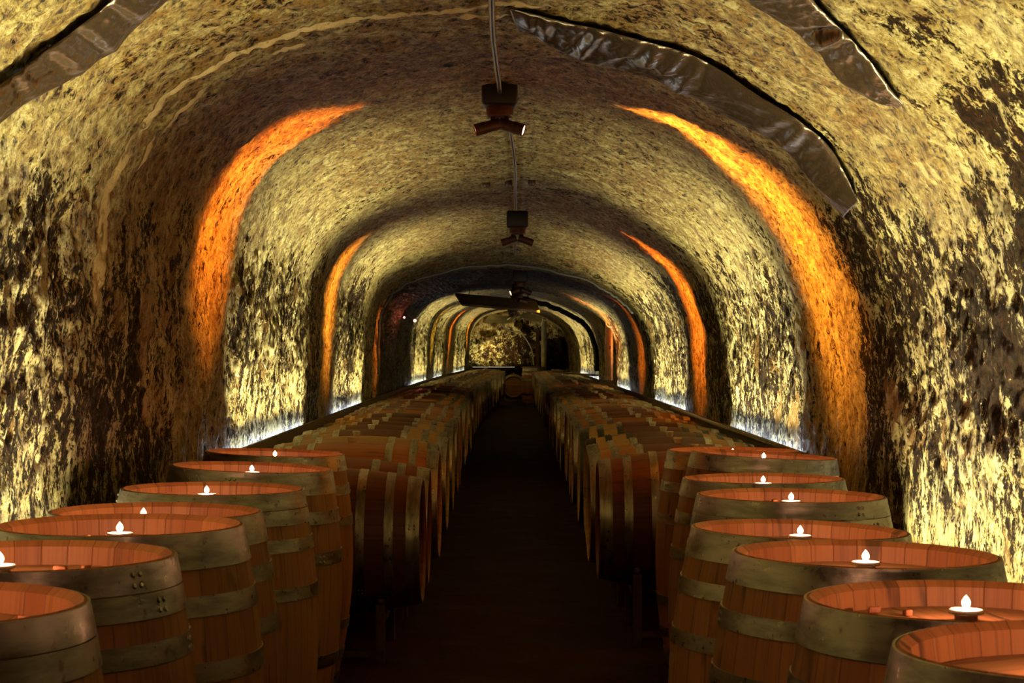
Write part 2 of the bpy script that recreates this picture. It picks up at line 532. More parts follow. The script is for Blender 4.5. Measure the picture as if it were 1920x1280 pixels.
# ------------------------------------------------------------------ tunnel shell
_ctrl = np.array([(-1.50, 0), (-1.52, .5), (-1.53, .95), (-1.51, 1.4), (-1.49, 1.75), (-1.45, 1.98), (-1.34, 2.20), (-1.16, 2.37), (-.92, 2.49),
                  (-.5, 2.60), (0, 2.63), (.4, 2.57), (.75, 2.45), (1.03, 2.29), (1.25, 2.11), (1.40, 1.90), (1.50, 1.62), (1.54, 1.3),
                  (1.55, .95), (1.54, .5), (1.53, 0)])
def _cr(C, sub=24):
    out = []
    for i in range(len(C) - 1):
        p0 = C[max(i - 1, 0)]; p1 = C[i]; p2 = C[i + 1]; p3 = C[min(i + 2, len(C) - 1)]
        for k in range(sub):
            t = k / sub
            out.append(0.5 * ((2 * p1) + (-p0 + p2) * t + (2 * p0 - 5 * p1 + 4 * p2 - p3) * t * t + (-p0 + 3 * p1 - 3 * p2 + p3) * t ** 3))
    out.append(C[-1])
    return np.array(out)
_prof = _cr(_ctrl)
_len = np.concatenate([[0], np.cumsum(np.linalg.norm(np.diff(_prof, axis=0), axis=1))])
PLEN = _len[-1]
_ps = _len / PLEN
def cz(y):
    return np.interp(y, [0, 7.5, 8.8, 10.5, 12.5, 15.5, 18, 20.3, 21.5, 28, 36, 50], [1, 1, 1.07, 1.07, 1, 1, .96, .88, .74, .74, .82, .90])
def xl(y):
    return np.interp(y, [0, 10, 14, 19, 30, 38, 44, 50, 56], [1, 1.0, 1.02, 1.045, 1.06, 1.0, .92, .86, .84])
def base_pt(s, y):
    x = np.interp(s, _ps, _prof[:, 0]); z = np.interp(s, _ps, _prof[:, 1])
    z = np.where(z > 1.5, 1.5 + (z - 1.5) * cz(y), z)
    x = np.where(x < 0, x * xl(y), x)
    return x, z
def base_xyz(s, y):
    x, z = base_pt(s, y)
    return x, y + 0 * x, z
def inward(s, y):
    x0, z0 = base_pt(s - 0.004, y); x1, z1 = base_pt(s + 0.004, y)
    tx = x1 - x0; tz = z1 - z0
    l = np.hypot(tx, tz) + 1e-9
    return tz / l, -tx / l          # points into the tunnel (right-hand side of travel)
def shell(s, y, off=0.0, rough=True):
    s = np.asarray(s, float); y = np.asarray(y, float)
    x, z = base_pt(s, y)
    nx, nz = inward(s, y)
    d = np.zeros_like(x)
    if rough:
        P = np.stack([x, y, z], -1)
        d = 0.050 * pn(P * 1.1 + 5) + 0.030 * pn(P * 3.1 + 11)
        if rough is True:
            d = d + .014 * joint(x, y, z)
            d = d + 0.013 * pn(P * 8.0 + 3) + 0.017 * pn(P * 19 + 7) + 0.014 * pn(P * 41 + 2)
    d = d * np.clip(.3 + (z - .75) / .5, .3, 1)
    d = d + off
    return x + nx * d, y + 0 * x, z + nz * d

def joint(x, y, z):
    P = np.stack([x, y, z], -1)
    yy = y + .10 * pn(P * 1.6 + 2) + .03 * pn(P * 7)
    w = .038 + .03 * np.clip((2.35 - z) * 1.5, 0, 1)
    e = np.exp(-((yy - 6.7) / w) ** 2)
    e2 = .9 * np.exp(-((yy - 7.02 + .12 * np.clip(z - 1.7, 0, 1)) / .03) ** 2) * np.clip((z - 1.95) * 6, 0, 1) * (pn(P * 5 + 1) > -.02)
    return np.maximum(e, e2) * np.clip((.25 - x) * 4, 0, 1) * np.clip((z - 1.45) * 5, 0, 1)

s_left = float(_ps[np.argmax((_prof[:, 1] > 1.9) & (_prof[:, 0] < 0))])
_i = [k for k in range(len(_prof)) if _prof[k, 0] > 0 and _prof[k, 1] < 1.9][0]
s_right = float(_ps[_i])

ys = np.concatenate([np.arange(-2.5, 4.2, .12), np.arange(4.2, 13, .020), np.arange(13, 22, .04), np.arange(22, 54.3, .14)])
def shell_mesh(name, s0, s1, ns):
    ss = np.linspace(s0, s1, ns)
    SS, YY = np.meshgrid(ss, ys, indexing='ij')
    x, y, z = shell(SS, YY)
    V = np.stack([x, y, z], -1).reshape(-1, 3)
    ny = len(ys)
    i = np.arange(ns - 1)[:, None] * ny + np.arange(ny - 1)[None, :]
    F = np.stack([i, i + 1, i + ny + 1, i + ny], -1).reshape(-1, 4)
    me = bpy.data.meshes.new(name)
    me.vertices.add(len(V)); me.vertices.foreach_set('co', V.ravel())
    me.loops.add(F.size); me.loops.foreach_set('vertex_index', F.ravel().astype(np.int32))
    me.polygons.add(len(F)); me.polygons.foreach_set('loop_start', np.arange(0, F.size, 4, dtype=np.int32))
    me.polygons.foreach_set('loop_total', np.full(len(F), 4, dtype=np.int32))
    me.update(calc_edges=True); me.validate()
    me.polygons.foreach_set('use_smooth', np.ones(len(F), dtype=bool))
    ja = me.attributes.new('joint', 'FLOAT', 'POINT')
    ja.data.foreach_set('value', joint(*base_xyz(SS, YY)).ravel().astype(np.float32))
    me.materials.append(ROCK)
    o = bpy.data.objects.new(name, me); COL.objects.link(o)
    o['kind'] = 'structure'
    return o
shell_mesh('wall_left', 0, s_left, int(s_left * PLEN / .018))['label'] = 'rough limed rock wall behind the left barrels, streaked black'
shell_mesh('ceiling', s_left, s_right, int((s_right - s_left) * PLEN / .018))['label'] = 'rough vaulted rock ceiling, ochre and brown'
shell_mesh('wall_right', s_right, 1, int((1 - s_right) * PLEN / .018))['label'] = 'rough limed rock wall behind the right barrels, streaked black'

def grid_mesh(name, xs, zs, fn, mat):
    bm = bmesh.new()
    vs = [[bm.verts.new(fn(a, b)) for b in zs] for a in xs]
    for i in range(len(xs) - 1):
        for j in range(len(zs) - 1):
            bm.faces.new((vs[i][j], vs[i + 1][j], vs[i + 1][j + 1], vs[i][j + 1]))
    o = link(name, bm, mat)
    return o
_bx = np.linspace(-1.8, 1.8, 90); _bz = np.linspace(0, 3, 76)
def _bf(a, b):
    p = np.array([a, 53.8, b])
    return (a, 53.8 + float(0.25 * pn(p * 1.5) + 0.12 * pn(p * 4) + 0.06 * pn(p * 10)), b)
o = grid_mesh('wall_back', _bx, _bz, _bf, ROCK); o['kind'] = 'structure'; o['label'] = 'rough rock wall closing the far end of the tunnel'
bm = bmesh.new()
add_box(bm, (0, 26, -0.05), (3.6, 57, 0.1))
o = link('floor', bm, FLOOR, smooth=False); o['kind'] = 'structure'; o['label'] = 'dark brown earth floor of the aisle'

def pix(px, py, y0=3.5, y1=30):
    """tunnel surface point (s, y) lying behind an image position"""
    best = None
    for y in np.arange(y0, y1, .03):
        X = (px - 965) * y / 3500; Z = CAMZ - (py - 655) * y / 3500
        xs, zs = base_pt(_ps, np.full_like(_ps, y))
        # inside if below the profile top and between walls
        d = np.hypot(xs - X, zs - Z); k = int(np.argmin(d))
        nx, nz = inward(_ps[k], y)
        side = (X - xs[k]) * nx + (Z - zs[k]) * nz
        if side < 0:
            return float(_ps[k]), float(y)
    return 0.5, y1

# ------------------------------------------------------------------ light troughs, strips, amber uplights
TZ = 0.88
def trough_path(side, y, TZ=0.88):
    s = 0.0
    # wall x at trough height
    sgn = -1 if side < 0 else 1
    idx = np.argmin(np.abs(_prof[:, 1] - TZ) + (np.sign(_prof[:, 0]) != sgn) * 9)
    x, z = base_pt(_ps[idx], y)
    return float(x)
def strip_mesh(ya, yb, side, prof, step=0.6, TZ=0.88):
    """prof: (dx from wall toward aisle, z) closed outline swept along y"""
    bm = bmesh.new()
    n = max(2, int((yb - ya) / step) + 1)
    rings = []
    for y in np.linspace(ya, yb, n):
        xw = trough_path(side, y, TZ)
        rings.append([bm.verts.new((xw - side * dx, y, z)) for dx, z in prof])
    for A, B in zip(rings, rings[1:]):
        for i in range(len(prof)):
            j = (i + 1) % len(prof)
            bm.faces.new((A[i], A[j], B[j], B[i]))
    bm.faces.new(rings[0][::-1]); bm.faces.new(rings[-1])
    bmesh.ops.recalc_face_normals(bm, faces=bm.faces[:])
    return bm
NEARZ = 0.52
for side, nm, TZ, ya, yb, what in ((-1, 'left', .88, 8.7, 52, 'behind the lying barrels'), (1, 'right', .88, 8.9, 52, 'behind the lying barrels'),
                                   (-1, 'left', NEARZ, -2, 8.2, 'low behind the standing barrels'), (1, 'right', NEARZ, -2, 8.2, 'low behind the standing barrels')):
    t = thing('light_trough', f'dark board light trough along the {nm} wall, {what}', 'light trough', (trough_path(side, ya, TZ), ya, TZ))
    for nm2, pr in (('bottom_board', [(.015, TZ - .05), (.11, TZ - .05), (.11, TZ - .038), (.015, TZ - .038)]),
                    ('front_board', [(.111, TZ - .07), (.126, TZ - .07), (.126, TZ + .010), (.111, TZ + .010)])):
        o = link(nm2, strip_mesh(ya, yb, side, pr, TZ=TZ), TROUGHM, smooth=False)
        o.parent = t; o.matrix_parent_inverse = Matrix.Translation(-t.location)
TZ = .88
bm = bmesh.new()
add_box(bm, (-0.55, 53.25, TZ - .02), (1.5, .16, .07))
tag(link('light_trough', bm, TROUGHM, smooth=False), 'dark board light trough across the end wall of the tunnel', 'light trough')

LEDC = (1.0, 0.87, 0.50)
LEFT_LED = [(3.0, 6.2, 'nearest the camera, beside the standing barrels'), (10.0, 13.7, 'just past the left standing barrels'), (16.4, 19.4, 'after the second amber band'), (29.2, 33.2, 'beyond the dark stretch'), (36.0, 39.0, 'between the last two amber bands'), (43.5, 49.0, 'closest to the end wall')]
RIGHT_LED = [(3.0, 7.3, 'nearest the camera, beside the standing barrels'), (10.1, 13.3, 'just past the right standing barrels'), (17.0, 20.6, 'after the second amber band'), (25.2, 28.2, 'below the wooden cabinet door'), (34.5, 44.0, 'in the far part of the tunnel')]
def led_run(side, ya, yb, txt, TZ=.88):
    nm = 'left' if side < 0 else 'right'
    pr = [(.028, TZ - .036), (.045, TZ - .036), (.045, TZ - .024), (.028, TZ - .024)]
    o = link('led_strip', strip_mesh(ya, yb, side, pr, TZ=TZ), LEDM if TZ > .8 else LEDM2, smooth=False)
    tag(o, f'white light strip in the {nm} trough, {txt}', 'light strip', f'light strips along the {nm} wall')
    n = max(1, round((yb - ya) / 3.6))
    for k in range(n):
        a = ya + (yb - ya) * k / n; b = ya + (yb - ya) * (k + 1) / n
        y = (a + b) / 2
        xa, xb = trough_path(side, a, TZ), trough_path(side, b, TZ)
        x = (xa + xb) / 2 - side * 0.085
        tilt = math.radians(-3)
        rz = math.atan2(-(xb - xa), b - a)
        lamp('AREA', 'led_lamp', (x, y, TZ - .018), Euler((0, PI - tilt if side < 0 else PI + tilt, rz)), LEDC,
             LED_POWER * (1.25 if TZ < .8 else (1.0 if ya < 24 else 0.6)) * (b - a) / 3.5, shape='RECTANGLE', size=0.03, size_y=(b - a), spread=math.radians(80 if TZ < .8 else 86))
for k, (a, b, t) in enumerate(LEFT_LED): led_run(-1, a, b, t, NEARZ if k == 0 else .88)
for k, (a, b, t) in enumerate(RIGHT_LED): led_run(1, a, b, t, NEARZ if k == 0 else .88)
bm = bmesh.new(); add_box(bm, (-0.6, 53.29, TZ + .019), (1.2, .012, .006))
tag(link('led_strip', bm, LEDM2, smooth=False), 'white light strip across the end wall of the tunnel', 'light strip')
lamp('AREA', 'led_lamp', (-0.6, 53.27, TZ + .04), Euler((PI - math.radians(20), 0, 0)), LEDC, 22, shape='RECTANGLE', size=1.2, size_y=0.04, spread=math.radians(150))

# ------------------------------------------------------------------ barrels
BL = 0.95
RH, RB = 0.283, 0.338
def rad(z, rh=RH, rb=RB):
    u = 2 * z / BL - 1
    return rb - (rb - rh) * u * u
def set_bc(me, pts=None):
    a = me.attributes.new('bc', 'FLOAT_VECTOR', 'POINT')
    co = np.empty(len(me.vertices) * 3, dtype=np.float32)
    me.vertices.foreach_get('co', co)
    a.data.foreach_set('vector', co)
def staves_bm(n=60, rings=14):
    bm = bmesh.new()
    out = [(rad(BL * k / rings), BL * k / rings) for k in range(rings + 1)]
    prof = [(RH - .028, .05)] + [(RH - .022, .012), (RH - .006, 0.0)] + out[0:1]
    prof[3] = (RH, .004)
    body = out[1:-1]
    top = [(RH, BL - .004), (RH - .006, BL), (RH - .022, BL - .012), (RH - .028, BL - .06)]
    add_lathe(bm, prof + body + top, n)
    bmesh.ops.recalc_face_normals(bm, faces=bm.faces[:])
    return bm
def head_bm(z, up):
    bm = bmesh.new()
    r = RH - .0265
    pr = [(0, z), (r * .5, z), (r - .02, z), (r, z - (.006 if up else -.006))]
    add_lathe(bm, pr, 48)
    add_lathe(bm, [(r, z - (.006 if up else -.006)), (r, z - (.02 if up else -.02)), (0, z - (.02 if up else -.02))], 48)
    bmesh.ops.remove_doubles(bm, verts=bm.verts[:], dist=1e-5)
    bmesh.ops.recalc_face_normals(bm, faces=bm.faces[:])
    return bm
def hoop_bm(z0, z1, rivet_angle=0.0, n=60):
    bm = bmesh.new()
    t = .0035
    zs = [z0, (z0 + z1) / 2, z1]
    pr = [(rad(z) + t, z) for z in zs] + [(rad(z) - .001, z) for z in reversed(zs)]
    add_lathe(bm, pr, n, closed=True)
    for dz in (.3, .7):
        z = z0 + (z1 - z0) * dz
        r = rad(z) + t
        for da in (-.03, .03):
            a = rivet_angle + da
            c = Vector((r * math.cos(a), r * math.sin(a), z))
            add_cyl(bm, c - c.normalized() * .002, c + Vector((math.cos(a), math.sin(a), 0)) * .003, .006, .004, 8)
    bmesh.ops.recalc_face_normals(bm, faces=bm.faces[:])
    return bm
def edge_split(o):
    for p in o.data.polygons:
        p.use_smooth = True
    m = o.data
    try:
        m.set_sharp_from_angle(angle=math.radians(32))
    except Exception:
        pass

LAYOUTS = {'a': [(.002, .078), (.135, .178), (.275, .318)],
           'b': [(.002, .052), (.054, .100), (.142, .182), (.29, .33)],
           'c': [(.002, .062), (.118, .158), (.245, .285)]}
def parts_of_barrel(root, staves_mat, hoop_mat, layout, lying=False, lod=60):
    """root Empty at the base of the standing barrel, or under the belly of the lying one"""
    objs = []
    objs.append(link('staves', staves_bm(lod), staves_mat, root))
    h = link('head', head_bm(BL - .046, True), OAK_HEAD, root); objs.append(h)
    if lying:
        objs.append(link('head', head_bm(.046, False), OAK_HEAD, root))
    rng = random.Random(hash(layout) & 7)
    for z0, z1 in LAYOUTS[layout]:
        objs.append(link('hoop', hoop_bm(BL - z1, BL - z0, 4.4 + .4 * z0 * 10, lod), hoop_mat, root))
        objs.append(link('hoop', hoop_bm(z0, z1, 3.1, lod), hoop_mat, root))
    if lying:
        bm = bmesh.new()
        rr = rad(BL / 2)
        add_lathe(bm, [(0, rr - .02), (.017, rr - .02), (.019, rr + .006), (.024, rr + .024), (.0225, rr + .028), (.012, rr + .027), (0, rr + .024)], 20)
        bmesh.ops.transform(bm, matrix=Matrix.Translation((0, 0, BL / 2)) @ Matrix.Rotation(-PI / 2, 4, 'Y'), verts=bm.verts[:])
        bmesh.ops.recalc_face_normals(bm, faces=bm.faces[:])
        objs.append(link('bung', bm, BUNG, root))
    for o in objs:
        set_bc(o.data)
        edge_split(o)
        if lying:
            # lay the axis along +x with the bung up, belly at z = 0, middle at the origin
            M = Matrix.Translation((-BL / 2, 0, RB + .004)) @ Matrix.Rotation(PI / 2, 4, 'Y')
            o.data.transform(M)
    return objs

# ---- standing barrels, (x, y, rim height, tilt about y in degrees, layout, label, candle)
ORD = ['nearest', 'second nearest', 'third', 'fourth', 'fifth', 'sixth', 'seventh', 'eighth']
GL = 'upright oak barrels on the left'
GR = 'upright oak barrels on the right'
LB = [(-.985, 2.99, .993, 0.5, 'b'), (-.965, 3.68, .995, 0.3, 'b'), (-.93, 4.38, .990, 0.2, 'a'), (-.995, 5.13, .955, 0.6, 'a'),
      (-.975, 5.95, .955, 0.8, 'b'), (-.985, 6.72, .968, 2.3, 'a'), (-1.035, 7.80, .962, 2.0, 'c')]
RBL = [(.84, 2.67, .972, -0.3, 'b'), (.815, 3.37, .950, 0.0, 'a'), (.752, 4.07, .953, 0.8, 'c'), (.738, 4.98, .915, 1.5, 'a'),
       (.842, 5.75, .950, 0.6, 'b'), (.895, 6.72, .938, 0.0, 'c'), (.945, 7.46, .968, 3.0, 'c'), (.965, 8.30, .952, 0.3, 'a')]
LLAB = ['nearest standing barrel on the left, cut by the frame edge, wood chips in its top',
        'upright oak barrel second from the front on the left, candle by the frame edge',
        'upright oak barrel third from the front on the left, wide grey top hoop',
        'upright oak barrel fourth on the left, partly behind the third barrel',
        'upright oak barrel fifth on the left, chips round its candle',
        'dark upright barrel sixth on the left with a shadowed top',
        'upright oak barrel last of the left standing row, by the lying barrels']
RLAB = ['nearest standing barrel on the right, cut by the bottom corner, empty top in view',
        'upright oak barrel second from the front on the right, pale wide hoops',
        'upright oak barrel third on the right with a dark stain on its staves',
        'upright oak barrel fourth on the right, standing lowest and closest to the aisle',
        'upright oak barrel fifth on the right, doubled grey hoops, dark petals in its top',
        'upright oak barrel sixth on the right, half hidden by the fifth',
        'tilted upright barrel seventh on the right, rim sloping to the wall',
        'upright oak barrel last of the right standing row, beside the lying barrels']
protos = {}
def standing(x, y, h, tilt, lay, label, group, rz):
    sc = h / BL
    t = math.radians(tilt)
    loc = (x, y, abs(math.sin(t)) * RH)
    rot = (0, t, 0)
    if lay not in protos:
        r = thing('standing_barrel', label, 'barrel', loc, rot, group)
        parts_of_barrel(r, OAK, HOOP, lay)
        protos[lay] = r
    else:
        r = dup(protos[lay], loc, rot, label, group)
    r.scale = (1.01, 1.01, sc)
    for c in r.children:
        c.rotation_euler = (0, 0, rz)
    return r

def candle_proto():
    r = thing('candle', '', 'candle')
    # drip dish, tin cup, wax, wick, flame (base on the barrel head)
    bm = bmesh.new()
    add_lathe(bm, [(0, 0), (.020, 0), (.021, .016), (.0315, .0185), (.0318, .0200), (.0195, .0180), (.0185, .004), (0, .004)], 32)
    bmesh.ops.recalc_face_normals(bm, faces=bm.faces[:])
    link('tin_cup', bm, TIN, r)
    bm = bmesh.new()
    add_lathe(bm, [(0, .004), (.0185, .004), (.0192, .0215), (.030, .0215), (.0312, .0235), (.0295, .0262), (.012, .0252), (0, .0245)], 32)
    bmesh.ops.recalc_face_normals(bm, faces=bm.faces[:])
    link('wax', bm, WAX, r)
    bm = bmesh.new(); add_tube(bm, [(0, 0, .024), (.0006, 0, .029), (.0016, 0, .0335)], .0009, 8)
    link('wick', bm, WICK, r)
    bm = bmesh.new()
    add_lathe(bm, [(0, .0280), (.0045, .0300), (.0074, .0340), (.0080, .0385), (.0066, .0430), (.0034, .0475), (0, .0520)], 20)
    bmesh.ops.recalc_face_normals(bm, faces=bm.faces[:])
    link('flame', bm, FLAME, r)
    return r
CP = None
def candle(x, y, z, label, group):
    global CP
    if CP is None:
        CP = candle_proto(); CP.location = (x, y, z); CP['label'] = label; CP['group'] = group
    else:
        dup(CP, (x, y, z), (0, 0, random.uniform(0, 6)), label, group)
    lamp('POINT', 'candle_light', (x, y, z + .043), (0, 0, 0), (1.0, 0.44, 0.24), CANDLE_POWER, shadow_soft_size=0.007)

CL = ['on the head of the nearest left barrel beyond the frame edge', 'at the left edge of the picture on the second left barrel', 'on the third left barrel with the wide grey top hoop',
      'on the fourth left barrel, its cup hidden behind the rim', 'on the fifth left barrel among wood chips', 'on the dark sixth left barrel', 'on the last left standing barrel']
CR_ = ['on the nearest right barrel beyond the frame edge', 'on the second right barrel, largest candle in view', 'on the third right barrel with the stained staves', 'on the fourth right barrel, closest to the aisle',
       'on the fifth right barrel with doubled hoops', 'on the sixth right barrel', 'on the tilted seventh right barrel', 'on the last right standing barrel, smallest flame']
SINK = .036
for (tab, labs, grp, cl, nm) in ((LB, LLAB, GL, CL, 'left'), (RBL, RLAB, GR, CR_, 'right')):
    for k, (x, y, h, tilt, lay) in enumerate(tab):
        standing(x, y, h, tilt, lay, labs[k], grp, k * 1.3 + (0 if nm == 'left' else 2))
        t = math.radians(tilt)
        zh = abs(math.sin(t)) * RH + (h / BL) * (BL - .046) * math.cos(t)
        xh = x + math.sin(t) * h
        dx = {('left', 1): -.055, ('left', 4): -.02, ('left', 3): -.035}.get((nm, k), 0.0)
        candle(xh + dx, y, zh + .0012 - dx * math.tan(t), 'lit white candle ' + cl[k], 'lit candles on the standing barrels')

# loose wood chips on some heads
chip_bm = bmesh.new()
add_box(chip_bm, (0, 0, .006), (.034, .02, .012), bev=.003)
bmesh.ops.transform(chip_bm, matrix=Matrix.Shear('XY', 4, (.25, .1)), verts=chip_bm.verts[:])
chip0 = None
for nm, tab, k, cnt, sd, what in (('left', LB, 0, 9, 1, 'nearest left'), ('left', LB, 1, 5, 2, 'second left'), ('left', LB, 2, 4, 3, 'third left'), ('left', LB, 4, 6, 4, 'fifth left'),
                            ('right', RBL, 4, 7, 5, 'fifth right'), ('right', RBL, 1, 2, 6, 'second right')):
    rg = random.Random(sd)
    x, y, h, tilt, lay = tab[k]
    zh = (h / BL) * (BL - .046) + abs(math.sin(math.radians(tilt))) * RH
    for q in range(cnt):
        a = rg.uniform(.2, 2.9); rr = rg.uniform(.08, .225)
        p = (x + rr * math.cos(a), y + rr * math.sin(a) * (1 if nm == 'left' else 1), zh - rr * math.cos(a) * math.sin(math.radians(tilt)) + .001)
        if chip0 is None:
            c = chip0 = link('wood_chip', chip_bm, CHIP)
        else:
            c = chip0.copy(); COL.objects.link(c)
        c.location = p
        c.rotation_euler = (rg.uniform(-.1, .1), rg.uniform(-.1, .1), rg.uniform(0, 6))
        s_ = rg.uniform(.35, .8); c.scale = (s_, s_, s_ * rg.uniform(.8, 2.2))
        tag(c, f'small brown wood chip lying in the top of the {what} standing barrel', 'wood chip', f'wood chips on the {what} barrel')

# ---- lying barrels
def left_x(y):
    return float(np.interp(y, [8, 10, 12, 16, 20, 24, 28, 34, 40, 46, 54], [-.885, -.89, -.91, -.945, -.965, -1.0, -.99, -.94, -.84, -.72, -.66]))
def right_x(y):
    return float(np.interp(y, [8, 10, 15, 54], [.845, .885, .915, .91]))
ordn = ['first', 'second', 'third', 'fourth', 'fifth', 'sixth', 'seventh', 'eighth', 'ninth', 'tenth', 'eleventh', 'twelfth', 'thirteenth', 'fourteenth', 'fifteenth',
        'sixteenth', 'seventeenth', 'eighteenth', 'nineteenth', 'twentieth']
lay_proto = {}
def lying(kind, loc, rot, label, group):
    if kind not in lay_proto:
        r = thing('lying_barrel', label, 'barrel', loc, rot, group)
        parts_of_barrel(r, {'plain': OAK, 'dark': OAK_DARK}.get(kind, OAK_WINE), HOOP_BLACK if kind == 'black' else HOOP, 'c', lying=True)
        lay_proto[kind] = r
        return r
    return dup(lay_proto[kind], loc, rot, label, group)
RACKZ = 0.225
def rack(y0, y1, x, label, group):
    """two-barrel steel rack: four feet, two cross rails and the cradles"""
    global RP
    t = thing('barrel_rack', label, 'barrel rack', (x, (y0 + y1) / 2, 0), group=group)
    hw = .30
    for sx in (-hw, hw):
        bm = bmesh.new()
        pts = []
        for yy in np.linspace(-.70, .70, 29):
            c = min(abs(yy + .3675), abs(yy - .3675))
            z = RB + RACKZ - math.sqrt(max((rad(BL/2 + hw) + .034) ** 2 - min(c, .31) ** 2, .01)) if c < .31 else RB + RACKZ - .02 - .12
            pts.append((sx, yy, min(z, RACKZ + .13)))
        add_tube(bm, pts, .016, 8)
        link('cradle_rail', bm, RACKM, t)
        for yy in (-.69, 0, .69):
            bm = bmesh.new(); add_box(bm, (sx, yy, .17), (.04, .04, .34), bev=.004)
            link('leg', bm, RACKM, t, smooth=False)
    for yy in (-.69, .69):
        bm = bmesh.new(); add_box(bm, (0, yy, .06), (.60, .03, .03))
        link('cross_bar', bm, RACKM, t, smooth=False)
    return t
PITCH = 0.735
first_rack = None
for side, nm, y0, fx in ((-1, 'left', 8.62, left_x), (1, 'right', 9.12, right_x)):
    grp = f'lying barrels in the {nm} row'
    rg = random.Random(5 + side)
    k = 0
    while True:
        y = y0 + PITCH * k
        if y > (48.3 if side < 0 else 44.6):
            break
        dz = 0.0
        if side < 0 and k < 2: dz = -.045
        x = fx(y) + rg.uniform(-.02, .02)
        kind = 'wine'
        if side > 0 and k in (3, 4): kind = 'black'
        if (side < 0 and k in (0, 1, 12)) or (side > 0 and k in (0, 10)): kind = 'dark'
        if side < 0 and k in (2, 9, 14): kind = 'plain'
        if side > 0 and k in (6, 13): kind = 'plain'
        if k < 20:
            tail = {'wine': 'wine-stained middle', 'black': 'black hoops', 'plain': 'plain unstained oak', 'dark': 'red-brown staves'}[kind]
            lab = f'lying oak barrel {ordn[k]} from the standing barrels in the {nm} row, {tail}'
        elif y < 36:
            lab = f'lying oak barrel in the middle distance of the {nm} row'
        else:
            lab = f'lying oak barrel in the far end of the {nm} row'
        lying(kind, (x, y, RACKZ + dz + rg.uniform(-.006, .006)), (0, math.radians(rg.uniform(-.8, .8)), math.radians(rg.uniform(-.7, .7))), lab, grp)
        if k % 2 == 0:
            yc = y + PITCH / 2
            lb = f'low rusty steel rack holding the {ordn[k]} and {ordn[k+1]} lying barrels of the {nm} row' if k < 19 else f'low steel rack under far lying barrels of the {nm} row'
            if first_rack is None:
                first_rack = rack(yc - .7, yc + .7, x, lb, f'steel racks under the lying barrels')
                first_rack.scale = (1, 1, .78)
            else:
                dup(first_rack, (x, yc, 0), (0, 0, 0), lb, 'steel racks under the lying barrels').scale = (1, 1, 1)
        k += 1
# fix the origin marks of the racks: first one keeps its own place

# black brand mark on a near left barrel end
def brand(x, y, z):
    bm = bmesh.new()
    rg = random.Random(4)
    for a, l in ((-.9, .03), (-.3, .036), (.35, .034), (.95, .028), (PI, .03)):
        p0 = Vector((0, 0, 0)); d = Vector((math.sin(a), math.cos(a), 0)) * l
        n = Vector((d.y, -d.x, 0)).normalized() * .006
        v = [bm.verts.new(p0), bm.verts.new(d * .5 + n), bm.verts.new(d), bm.verts.new(d * .5 - n)]
        bm.faces.new(v)
    bmesh.ops.solidify(bm, geom=bm.faces[:], thickness=.0008)
    return bm

# ------------------------------------------------------------------ ceiling fixtures and conduit
def crown_pt(x, y, off):
    idx = np.argmin(np.abs(_prof[:, 0] - x) + (_prof[:, 1] < 1.8) * 9)
    a, b, c = shell(np.array([_ps[idx]]), np.array([float(y)]), 0.0)
    return Vector((x, y, float(c[0]) - off))
pts = []
for px, yy in ((922, 3.5), (922, 6.4), (930, 7.6), (935, 8.6), (937, 9.19)):
    pts.append(crown_pt((px - 965) * yy / 3500, yy, .055))
bm = bmesh.new(); add_tube(bm, smooth_path(pts), .011, 12)
tag(link('conduit_pipe', bm, PIPE), 'straight steel conduit along the ceiling in front of the first spotlight fixture', 'conduit')
pts = []
for px, yy in ((946, 9.42), (950, 9.9), (955, 10.5), (963, 11.6), (966, 12.5), (966, 14.0), (967, 16.3), (967, 18.0), (966, 19.5), (965, 20.5)):
    pts.append(crown_pt((px - 965) * yy / 3500, yy, .035))
bm = bmesh.new(); add_tube(bm, smooth_path(pts), .011, 10)
tag(link('conduit_pipe', bm, PIPE), 'bent cable conduit along the ceiling past the first spotlight fixture', 'conduit')

def spot_fixture(x, y, ztop, heads, label, scale=1.0):
    t = thing('spotlight_fixture', label, 'spotlight', (x, y, ztop), group='twin spotlight fixtures on the ceiling')
    bm = bmesh.new(); add_box(bm, (0, 0, -.065), (.178, .16, .14), bev=.016)
    link('mounting_box', bm, BLACK, t)
    bm = bmesh.new(); add_lathe(bm, [(0, -.13), (.067, -.13), (.069, -.136), (.067, -.18), (.062, -.187), (0, -.187)], 32)
    bmesh.ops.recalc_face_normals(bm, faces=bm.faces[:])
    o = link('round_base', bm, BROWNMETAL, t); edge_split(o)
    for (hx, d, lit, lc, la) in heads:
        d = Vector(d).normalized()
        c = Vector((hx, -.01, -.232))
        bm = bmesh.new(); add_cyl(bm, (hx * .82, -.01, -.183), (hx * .82, -.01, -.238), .0115, n=14)
        a = link('arm', bm, BROWNMETAL, t)
        p0 = c - d * .045; p1 = c + d * .085
        bm = bmesh.new()
        add_cyl(bm, p0, p0 + d * .07, .029, n=28)
        add_cyl(bm, p0 + d * .072, p1, .031, n=28, caps=False)
        add_cyl(bm, p1, p1 - d * .012, .031, .027, n=28, caps=False)
        add_cyl(bm, p0 + d * .068, p0 + d * .074, .026, n=28)
        h = link('lamp_head', bm, BROWNMETAL, t); edge_split(h)
        bm = bmesh.new(); add_cyl(bm, p1 - d * .010, p1 - d * .006, .0265, n=28)
        link('lens', bm, LENS if lit else BLACK, h)
        if lit:
            w = Vector((x, y, ztop)) + p1 + d * .004
            lamp('SPOT', 'spot_lamp', w, d.to_track_quat('-Z', 'Y').to_euler(), lc, lit, spot_size=math.radians(la), spot_blend=1.0, shadow_soft_size=.02)
    return t
def fz(py, y): return CAMZ - (py - 655) * y / 3500
AMB = (1.0, 0.23, 0.025)
AMB2 = (1.0, 0.36, 0.05)
YEL = (1.0, 0.60, 0.08)
